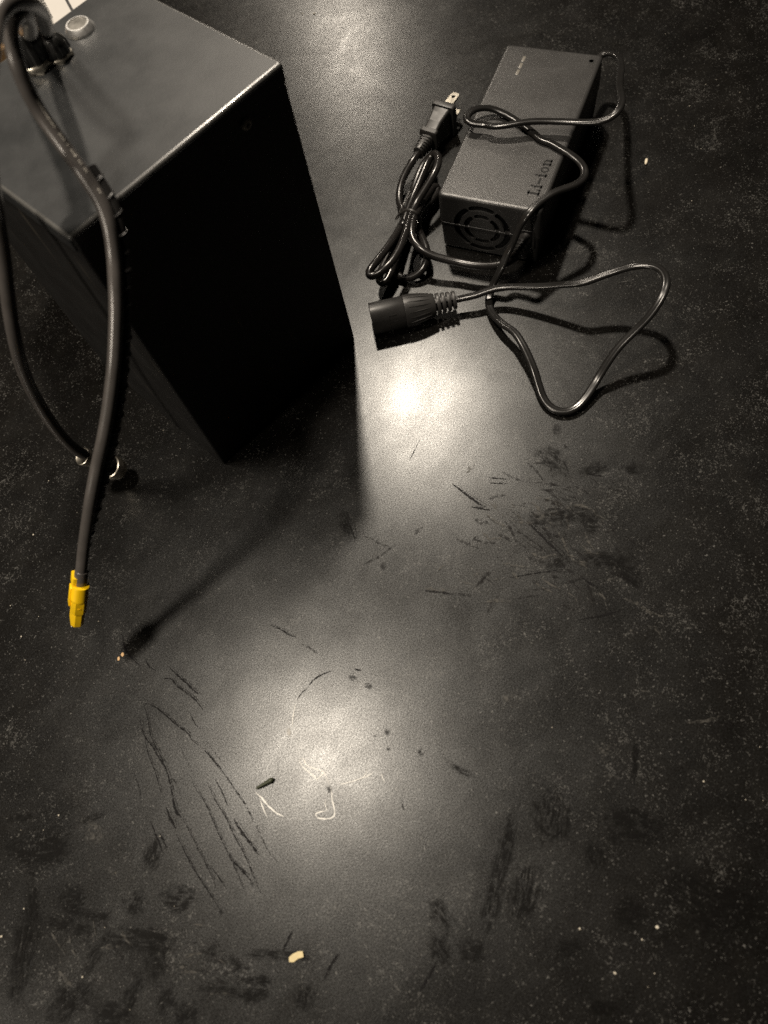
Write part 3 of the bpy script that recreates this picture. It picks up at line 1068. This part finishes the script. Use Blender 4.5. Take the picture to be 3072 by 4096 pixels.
def ribbon(pts, w, mat, name, wob=0.25, taper=True):
    C = catmull([at(x, y, 0) for x, y in pts], 0.7)
    V, F = [], []
    ZLIFT[0] += 0.0012
    n = len(C)
    ph = random.uniform(0, 9)
    for i, c in enumerate(C):
        t = (C[min(i + 1, n - 1)] - C[max(i - 1, 0)]).normalized()
        s = Vector((-t.y, t.x, 0))
        k = w * 0.5 * (1 + wob * math.sin(i * 0.9 + ph) + wob * random.uniform(-1, 1))
        if taper:
            k *= min(1, 0.25 + 3.0 * min(i, n - 1 - i) / n)
        j = random.uniform(-0.12, 0.12)
        V += [tuple(c + s * (k + j) + Vector((0, 0, ZLIFT[0]))), tuple(c - s * (k - j) + Vector((0, 0, ZLIFT[0])))]
        if i:
            F.append((2 * i - 2, 2 * i - 1, 2 * i + 1, 2 * i))
    return obj(name, (V, F), mat, table, recalc=False)


def blob(x, y, rx, ry, rot, mat, name):
    """soft residue patch; radii in photo pixels at that place"""
    ZLIFT[0] += 0.0012
    a = math.radians(rot)
    V, U = [], []
    n = 28
    c = at(x, y)
    V.append((c.x, c.y, ZLIFT[0]))
    U.append((0, 0))
    for ring in (0.5, 1.0):
        for k in range(n):
            q = 2 * math.pi * k / n
            dx, dy = rx * ring * math.cos(q), ry * ring * math.sin(q)
            p = at(x + dx * math.cos(a) - dy * math.sin(a), y + dx * math.sin(a) + dy * math.cos(a))
            V.append((p.x, p.y, ZLIFT[0]))
            U.append((ring * math.cos(q), ring * math.sin(q)) if rx >= ry else (ring * math.sin(q), ring * math.cos(q)))
    F = []
    for k in range(n):
        j = (k + 1) % n
        F.append((0, 1 + k, 1 + j))
        F.append((1 + k, 1 + n + k, 1 + n + j, 1 + j))
    return obj(name, (V, F), mat, table, uvs=U, recalc=False)


Z9 = lambda x, y: (400 + .5424 * x, 2500 + .5424 * y)
Z10 = lambda x, y: (900 + .4822 * x, 2500 + .4822 * y)
Z11 = lambda x, y: (1700 + .6028 * x, 1700 + .6028 * y)
Z12 = lambda x, y: (.8439 * x, 3200 + .8439 * y)
Z13 = lambda x, y: (1600 + .8873 * x, 2700 + .8873 * y)
Z14 = lambda x, y: (800 + .6028 * x, 1300 + .6028 * y)

streaks = [
    (Z9, [(290, 680), (330, 820), (390, 900), (430, 970), (480, 1050), (520, 1180), (545, 1300), (590, 1410)], 1.1),
    (Z9, [(320, 575), (350, 680), (380, 830), (430, 930), (470, 1020), (510, 1130), (530, 1250)], 0.8),
    (Z9, [(330, 840), (360, 960), (410, 1090), (450, 1240)], 0.8),
    (Z9, [(320, 570), (400, 600), (480, 660), (570, 740), (640, 790), (690, 860), (730, 885)], 1.2),
    (Z9, [(450, 400), (520, 395), (570, 450), (640, 500), (700, 550), (760, 620)], 1.3),
    (Z9, [(510, 310), (570, 370), (640, 430), (680, 470), (740, 520)], 1.3),
    (Z9, [(490, 1350), (520, 1430), (560, 1500)], 2.0),
    (Z9, [(600, 1410), (680, 1560), (740, 1680), (800, 1800), (860, 1940)], 0.7),
    (Z9, [(560, 1540), (610, 1640), (660, 1740), (730, 1860), (830, 2010), (895, 2115)], 0.9),
    (Z9, [(680, 1150), (710, 1210), (770, 1300), (820, 1410), (880, 1550), (950, 1690), (1000, 1800), (1070, 1960)], 0.8),
    (Z9, [(790, 1160), (850, 1290), (930, 1420), (1000, 1570), (1080, 1720), (1130, 1850), (1190, 1990)], 0.9),
    (Z9, [(850, 1140), (900, 1230), (950, 1350)], 0.9),
    (Z9, [(985, 1430), (1040, 1520), (1110, 1610), (1175, 1700)], 2.0),
    (Z9, [(970, 1730), (1030, 1790), (1120, 1890)], 1.5),
    (Z9, [(370, 1440), (410, 1540), (470, 1690)], 1.1),
    (Z9, [(440, 1530), (490, 1640)], 1.4),
    (Z9, [(250, 1090), (290, 1200), (305, 1310)], 0.6),
    (Z9, [(820, 1780), (930, 1940)], 1.0),
    (Z9, [(160, 60), (190, 180), (260, 270), (300, 300)], 1.5),
    (Z9, [(330, 240), (360, 300), (410, 340)], 1.0),
    (Z9, [(770, 920), (830, 990), (920, 1100)], 1.3),
    (Z9, [(660, 640), (710, 740), (760, 770)], 0.7),
    (Z9, [(535, 1290), (560, 1370), (600, 1420)], 2.4),
    (Z10, [(370, 0), (470, 40), (530, 80), (590, 100)], 1.2),
    (Z10, [(690, 510), (720, 470), (770, 430), (880, 380)], 1.0),
    (Z10, [(600, 620), (640, 560), (690, 520)], 0.8),
    (Z10, [(1070, 366), (1135, 378)], 1.3),
    (Z11, [(180, 390), (260, 450), (340, 510), (400, 545)], 2.2),
    (Z11, [(310, 545), (380, 555), (430, 565)], 1.8),
    (Z11, [(680, 640), (760, 720), (830, 790), (910, 870)], 2.6),
    (Z11, [(560, 1015), (700, 990), (930, 955)], 0.9),
    (Z11, [(1020, 1295), (1150, 1270), (1300, 1230)], 1.6),
    (Z11, [(0, 1100), (100, 1110), (190, 1125)], 1.6),
    (Z11, [(1030, 1000), (1080, 1040), (1150, 1080)], 1.4),
    (Z11, [(1080, 325), (1180, 340)], 1.4),
    (Z11, [(420, 350), (560, 360)], 1.0),
    (Z11, [(430, 385), (550, 388)], 1.0),
    (Z12, [(1340, 720), (1370, 650), (1385, 620)], 1.6),
    (Z12, [(1535, 850), (1570, 780), (1605, 725)], 1.5),
    (Z13, [(90, 1425), (130, 1360), (165, 1290)], 1.6),
    (Z14, [(1390, 900), (1430, 820), (1460, 760)], 0.7),
]
for fz, pts, w in streaks:
    ribbon([fz(*p) for p in pts], min(1.3, w * 0.64), M_STREAK, 'streak_mark')
    if len(pts) > 3 or w > 1.4:
        ox = 3 + 4 * w
        ribbon([(fz(*p)[0] + ox * random.uniform(0.7, 1.3), fz(*p)[1] - ox * 0.4) for p in pts], 0.45, M_FAINT, 'streak_mark')
faint = [
    (Z9, [(760, 890), (830, 980), (920, 1100), (1000, 1220), (1080, 1340), (1160, 1500), (1250, 1680), (1320, 1760)], 0.7),
    (Z9, [(790, 860), (900, 1010)], 0.7),
    (Z9, [(950, 1150), (1060, 1300), (1140, 1470)], 0.5),
    (Z9, [(580, 880), (640, 1000), (700, 1120)], 0.5),
    (Z9, [(500, 1100), (570, 1180), (600, 1290)], 0.6),
    (Z10, [(620, 150), (650, 165), (700, 190), (770, 240)], 1.2),
    (Z10, [(1450, 1420), (1485, 1540)], 0.7),
    (Z11, [(700, 600), (830, 720), (960, 760)], 1.2),
    (Z11, [(560, 680), (640, 720), (740, 790), (830, 860)], 1.0),
    (Z11, [(270, 800), (350, 740), (345, 810)], 0.7),
    (Z11, [(470, 870), (520, 910)], 0.7),
    (Z11, [(1210, 420), (1310, 440)], 1.2),
    (Z11, [(1240, 960), (1330, 1020), (1430, 1090)], 2.4),
    (Z14, [(1060, 1390), (1180, 1440), (1290, 1500)], 1.4),
    (Z14, [(1080, 1590), (1200, 1530), (1300, 1450)], 1.2),
    (Z14, [(1420, 1390), (1480, 1340)], 2.0),
]
for fz, pts, w in faint:
    ribbon([fz(*p) for p in pts], w, M_FAINT, 'faint_streak')
whites = [
    (Z10, [(615, 1130), (625, 1108), (650, 1108), (672, 1160), (740, 1190), (820, 1225), (850, 1285), (862, 1320)], 0.75),
    (Z10, [(615, 1130), (650, 1180), (720, 1240), (765, 1282), (772, 1302)], 0.8),
    (Z10, [(765, 1282), (820, 1225)], 0.9),
    (Z10, [(840, 1440), (830, 1490), (845, 1530), (800, 1550), (755, 1568), (760, 1590), (800, 1605), (860, 1608), (905, 1585), (908, 1530), (890, 1450), (885, 1390), (865, 1320)], 0.7),
    (Z10, [(950, 1320), (1030, 1305), (1110, 1280), (1160, 1250), (1180, 1190)], 0.6),
    (Z10, [(1120, 1275), (1170, 1260), (1225, 1225)], 0.6),
    (Z10, [(560, 850), (565, 760), (585, 660)], 0.6),
    (Z10, [(255, 1390), (300, 1430), (360, 1500), (430, 1560), (490, 1590)], 0.9),
    (Z10, [(350, 1590), (310, 1500), (290, 1440)], 0.6),
    (Z10, [(1295, 1230), (1310, 1270), (1325, 1310)], 0.5),
    (Z11, [(1480, 1340), (1520, 1342), (1560, 1390), (1572, 1425)], 1.4),
    (Z11, [(1365, 1355), (1375, 1385)], 1.6),
    (Z11, [(940, 1110), (1000, 1150), (1010, 1175)], 0.7),
    (Z13, [(1085, 72), (1125, 75)], 1.0),
]
for fz, pts, w in whites:
    ribbon([fz(*p) for p in pts], w * (0.75 if fz is Z10 else 0.8), M_WHITE if fz is Z10 else M_RUB, 'dried_outline')
for fz, pts, w in [(Z11, [(720, 480), (850, 510), (1000, 580)], 2.0), (Z11, [(930, 540), (1060, 540), (1160, 620), (1185, 640)], 1.6), (Z11, [(1310, 1150), (1400, 1180), (1500, 1250), (1600, 1275)], 1.8),
                   (Z11, [(270, 320), (330, 260)], 2.4), (Z11, [(350, 755), (520, 752)], 1.2), (Z11, [(0, 1085), (160, 1100)], 1.8),
                   (Z13, [(1290, 215), (1390, 205), (1450, 180)], 1.4)]:
    ribbon([fz(*p) for p in pts], w, M_RUB, 'rub_streak')
for cx_, cy_, sx_, sy_, n_s, ang0 in ((2150, 2060, 240, 160, 74, 32), (2330, 2260, 220, 150, 40, 28), (2000, 2330, 260, 120, 16, -6), (900, 3860, 240, 110, 20, 8), (330, 3720, 220, 200, 20, 60)):
    for _ in range(n_s):
        x_, y_ = random.gauss(cx_, sx_ * 0.5), random.gauss(cy_, sy_ * 0.5)
        a_ = math.radians(random.gauss(ang0, 22))
        l_ = random.uniform(12, 55)
        c_ = random.uniform(-0.15, 0.15)
        ribbon([(x_ - l_ * math.cos(a_), y_ - l_ * math.sin(a_)), (x_ + c_ * l_ * math.sin(a_), y_ - c_ * l_ * math.cos(a_)), (x_ + l_ * math.cos(a_), y_ + l_ * math.sin(a_))],
               random.uniform(0.5, 1.7), random.choice((M_FAINT, M_FAINT, M_RUB)), 'scuff_mark')
for fz, x, y, rx, ry, rot, mat, nm in [
        (Z9, 895, 2115, 13, 13, 0, M_BLOT, 'dried_blot'), (Z9, 1125, 1905, 13, 13, 0, M_BLOT, 'dried_blot'), (Z9, 485, 1640, 9, 12, 0, M_BLOT, 'dried_blot'),
        (Z10, 1060, 440, 22, 14, 30, M_BLOT, 'dried_blot'), (Z10, 1185, 505, 20, 13, 20, M_BLOT, 'dried_blot'), (Z10, 1345, 890, 22, 26, 20, M_BLOT, 'dried_blot'),
        (Z10, 1245, 915, 8, 15, 40, M_BLOT, 'dried_blot'), (Z10, 864, 1365, 13, 24, -15, M_BLOT, 'dried_blot'), (Z10, 1622, 1060, 20, 18, 0, M_BLOT, 'dried_blot'),
        (Z10, 1355, 1030, 12, 8, 20, M_BLOT, 'dried_blot'),
        (Z10, 535, 895, 15, 24, -10, M_PALE, 'white_blot'),
        (Z11, 865, 30, 30, 28, 0, M_BLOT, 'dried_blot'), (Z11, 880, 605, 80, 34, -5, M_SMEAR, 'grease_smear'), (Z11, 760, 600, 30, 26, 0, M_HAZE, 'rub_patch'),
        (Z11, 870, 915, 50, 22, -25, M_SMEAR, 'grease_smear'), (Z11, 1200, 895, 90, 30, 5, M_SMEAR, 'grease_smear'), (Z11, 860, 240, 60, 40, 30, M_SMEAR, 'grease_smear'),
        (Z11, 1390, 290, 45, 22, -5, M_SMEAR, 'grease_smear'), (Z11, 1150, 290, 60, 22, -15, M_SMEAR, 'grease_smear'), (Z11, 1090, 660, 40, 40, 0, M_SMEAR, 'grease_smear'),
        (Z11, 1340, 980, 90, 26, 35, M_SMEAR, 'grease_smear'), (Z14, 985, 1330, 26, 55, -20, M_SMEAR, 'grease_smear'), (Z14, 1215, 1600, 18, 20, 0, M_BLOT, 'dried_blot'),
        (Z12, 440, 85, 50, 14, -25, M_SMEAR, 'grease_smear'), (Z12, 90, 85, 60, 14, -8, M_SMEAR, 'grease_smear'), (Z12, 330, 460, 55, 45, 0, M_SMEAR, 'grease_smear'),
        (Z12, 430, 545, 80, 18, 8, M_SMEAR, 'grease_smear'), (Z12, 320, 600, 85, 28, 15, M_SMEAR, 'grease_smear'), (Z12, 640, 490, 40, 48, 20, M_SMEAR, 'grease_smear'),
        (Z12, 700, 660, 120, 60, 10, M_SMEAR, 'grease_smear'), (Z12, 742, 750, 34, 75, 5, M_SMEAR, 'grease_smear'), (Z12, 445, 745, 24, 85, 32, M_SMEAR, 'grease_smear'),
        (Z12, 150, 500, 30, 120, -5, M_SMEAR, 'grease_smear'), (Z12, 100, 760, 38, 150, 5, M_SMEAR, 'grease_smear'), (Z12, 1340, 735, 110, 22, 3, M_SMEAR, 'grease_smear'),
        (Z12, 1000, 715, 18, 36, 15, M_SMEAR, 'grease_smear'), (Z12, 1120, 785, 18, 36, -35, M_SMEAR, 'grease_smear'), (Z12, 1200, 855, 95, 14, 0, M_SMEAR, 'grease_smear'),
        (Z12, 1120, 912, 110, 26, 8, M_SMEAR, 'grease_smear'), (Z12, 1215, 905, 60, 45, -30, M_SMEAR, 'grease_smear'), (Z12, 785, 945, 30, 50, 30, M_SMEAR, 'grease_smear'),
        (Z12, 540, 1010, 80, 55, 20, M_SMEAR, 'grease_smear'), (Z12, 385, 920, 40, 60, 25, M_SMEAR, 'grease_smear'), (Z12, 880, 1010, 40, 45, 10, M_SMEAR, 'grease_smear'),
        (Z12, 620, 930, 26, 70, 25, M_SMEAR, 'grease_smear'), (Z12, 1440, 940, 36, 50, 0, M_SMEAR, 'grease_smear'), (Z12, 840, 470, 70, 50, 0, M_SMEAR, 'grease_smear'),
        (Z12, 290, 970, 40, 80, 20, M_SMEAR, 'grease_smear'), (Z12, 200, 230, 120, 70, -10, M_SMEAR, 'grease_smear'), (Z12, 720, 270, 30, 60, 10, M_SMEAR, 'grease_smear'),
        (Z13, 450, 900, 34, 200, 14, M_SMEAR, 'grease_smear'), (Z13, 495, 690, 14, 60, 5, M_SMEAR, 'grease_smear'), (Z13, 195, 1095, 34, 75, -25, M_SMEAR, 'grease_smear'), (Z13, 180, 1240, 36, 70, -15, M_SMEAR, 'grease_smear'),
        (Z13, 320, 1235, 50, 45, 20, M_SMEAR, 'grease_smear'), (Z13, 1058, 390, 12, 70, 2, M_SMEAR, 'grease_smear'), (Z13, 890, 810, 45, 60, -25, M_SMEAR, 'grease_smear'),
        (Z13, 1040, 1065, 65, 50, 15, M_SMEAR, 'grease_smear'), (Z13, 1050, 680, 120, 70, 15, M_SMEAR, 'grease_smear'), (Z13, 690, 640, 80, 100, 0, M_SMEAR, 'grease_smear'),
        (Z13, 560, 970, 60, 110, 10, M_SMEAR, 'grease_smear'), (Z13, 770, 1230, 50, 30, 0, M_SMEAR, 'grease_smear'), (Z13, 910, 1500, 40, 26, 0, M_SMEAR, 'grease_smear'),
        (Z13, 1430, 1050, 160, 90, 25, M_SMEAR, 'grease_smear'), (Z13, 260, 420, 60, 16, 30, M_SMEAR, 'grease_smear'), (Z13, 95, 345, 20, 16, 30, M_BLOT, 'dried_blot'),
        (Z13, 960, 470, 40, 26, 0, M_HAZE, 'rub_patch'), (Z13, 920, 330, 40, 30, 20, M_HAZE, 'rub_patch'), (Z13, 490, 100, 30, 24, 0, M_HAZE, 'rub_patch'),
        (Z12, 430, 150, 60, 60, 0, M_HAZE, 'rub_patch')]:
    px, py = fz(x, y)
    k = 1.55 if mat is M_SMEAR else 1.0
    blob(px, py, rx * k, ry * k, rot, mat, nm)


# ------------------------------------------------------------------ crumbs
def lump(size, flat, jit, sub=1):
    bm = bmesh.new()
    bmesh.ops.create_icosphere(bm, subdivisions=sub, radius=1.0)
    for v in bm.verts:
        k = 1 + random.uniform(-jit, jit)
        v.co = Vector((v.co.x * size[0] * k, v.co.y * size[1] * k, v.co.z * flat * k))
    return from_bm(bm)


def crumb(name, px, py, vf, mat, label, cat, rot=None, group=None):
    c = at(px, py)
    M = Matrix.Translation(c) @ Matrix.Rotation(rot if rot is not None else random.uniform(0, 6.28), 4, 'Z')
    V, F = xf(vf, M)
    zmin = min(v[2] for v in V)
    V = [(v[0], v[1], v[2] - zmin + 0.1) for v in V]
    cc = Vector((c.x, c.y, 0))
    o = bpy.data.objects.new(name, None)
    me_o = obj(name, ([(v[0] - c.x, v[1] - c.y, v[2]) for v in V], F), mat)
    bpy.data.objects.remove(o)
    me_o.location = cc * MM
    tag(me_o, label, cat, group)
    return me_o


def world_dir(px, py, dx, dy):
    a, b = at(px, py), at(px + dx, py + dy)
    return math.atan2(b.y - a.y, b.x - a.x)


crumb('rice_grain', 2584, 650, lump((2.9, 1.0), 0.8, 0.08, 2), M_RICE, 'single pale rice grain on the table right of the charger', 'rice grain', world_dir(2584, 650, -3, 20))


def flake(poly, z, curl):
    V = [(x, y, 0.2 + curl * x * x) for x, y in poly] + [(x, y, z + 0.2 + curl * x * x) for x, y in poly]
    n = len(poly)
    F = [tuple(range(n - 1, -1, -1)), tuple(range(n, 2 * n))] + [(i, (i + 1) % n, n + (i + 1) % n, n + i) for i in range(n)]
    return V, F


crumb('cream_flake', 1186, 3823, flake([(-3.4, -1.2), (-1.8, -1.9), (0.5, -1.3), (3.2, -1.5), (3.5, 0.8), (1.2, 1.4), (-1.4, 1.2), (-3.0, 0.6)], 0.35, 0.10), M_FLAKE,
      'curled cream-yellow flake on the dark smear at the bottom of the table', 'flake', world_dir(1186, 3823, 20, -8))
crumb('tan_flake', 491, 2619, flake([(-1.1, -0.6), (0.1, -0.9), (1.1, -0.2), (0.9, 0.8), (-0.5, 0.9)], 0.25, 0.05), M_TAN,
      'larger tan flake, upper of the pair beside the cable shadow tip', 'flake', 0.4, 'tan flakes')
crumb('tan_flake', 475, 2635, flake([(-1.2, -0.4), (-0.2, -0.7), (1.1, -0.5), (0.7, 0.5), (-0.8, 0.6)], 0.25, 0.05), M_TAN,
      'smaller tan flake, lower of the pair beside the cable shadow tip', 'flake', 0.9, 'tan flakes')
# stem fragment
sa, sb = at(1026, 3153, 1.0), at(1084, 3121, 1.6)
st = thing('stem_fragment', 'short dark green dried stem lying by the bright reflection', 'stem', ((sa + sb) / 2)[:2] + (0,))
Cst = catmull([sa, sa.lerp(sb, 0.4) + Vector((0, 0, 0.3)), sa.lerp(sb, 0.8), sb], 0.5)
obj('stalk', sweep(Cst, circle(1.0, 10), None, lambda i: 0.55 + 0.6 * i / len(Cst)), M_STEM, st)
kn = lump((1.35, 1.2), 1.2, 0.22, 2)
obj('knob', xf(kn, Matrix.Translation(sb)), M_STEM, st)

cr = []
for fz, L in ((Z12, [(280, 73), (100, 143), (207, 143), (115, 515), (10, 647), (392, 838), (617, 994), (828, 503), (760, 172), (498, 604), (548, 345)]),
              (Z13, [(1158, 1136), (810, 1145), (1090, 1193), (968, 1343), (1147, 1345), (1117, 1405), (1368, 480), (685, 237), (1620, 325), (1636, 567), (1557, 563)]),
              (lambda x, y: (.5425 * x, 1600 + .5425 * y), [(248, 995), (160, 1745), (80, 1518), (286, 1597), (727, 1633), (360, 598), (1205, 225), (529, 1672), (187, 1918), (1330, 360), (570, 830)]),
              (lambda x, y: (600 + .5425 * x, .5425 * y), [(1125, 103), (1213, 105), (1303, 207), (910, 358), (692, 290), (1053, 437), (1115, 762), (1465, 1085), (1160, 935), (1495, 1505)]),
              (lambda x, y: (2400 + .4522 * x, .4522 * y), [(580, 305), (1030, 708), (935, 750), (790, 940), (690, 1022), (835, 1118), (893, 1320), (540, 1048), (425, 1612), (810, 1780), (100, 675), (1235, 820)])):
    for q in L:
        cr.append(fz(*q))
ORD = ['first', 'second', 'third', 'fourth', 'fifth', 'sixth', 'seventh', 'eighth', 'ninth', 'tenth', 'eleventh', 'twelfth', 'thirteenth']
crumb_label = {}
k0 = 0
for n_r, where in ((11, 'on the lower left of the table'), (11, 'on the lower right of the table'), (11, 'on the table around the yellow connector'),
                   (10, 'on the table between battery box and plug'), (12, 'on the table right of the charger')):
    for rank, k in enumerate(sorted(range(k0, k0 + n_r), key=lambda q: cr[q][0])):
        crumb_label[k] = '%s white crumb from the left %s' % (ORD[rank], where)
    k0 += n_r
big = {0: 0.55, 3: 0.5, 4: 0.85, 5: 0.55, 11: 1.0, 12: 0.8, 14: 0.75, 13: 0.6, 17: 0.75, 22: 0.65, 23: 0.75, 33: 0.7, 34: 1.1}
for k, (px, py) in enumerate(cr):
    s = big.get(k, 0.45 * random.uniform(0.55, 0.9)) * 0.75
    crumb('crumb', px, py, lump((s * random.uniform(0.8, 1.3), s), s * 0.7, 0.25, 1), M_CRUMB, crumb_label[k], 'crumb', None, 'white crumbs on the table')
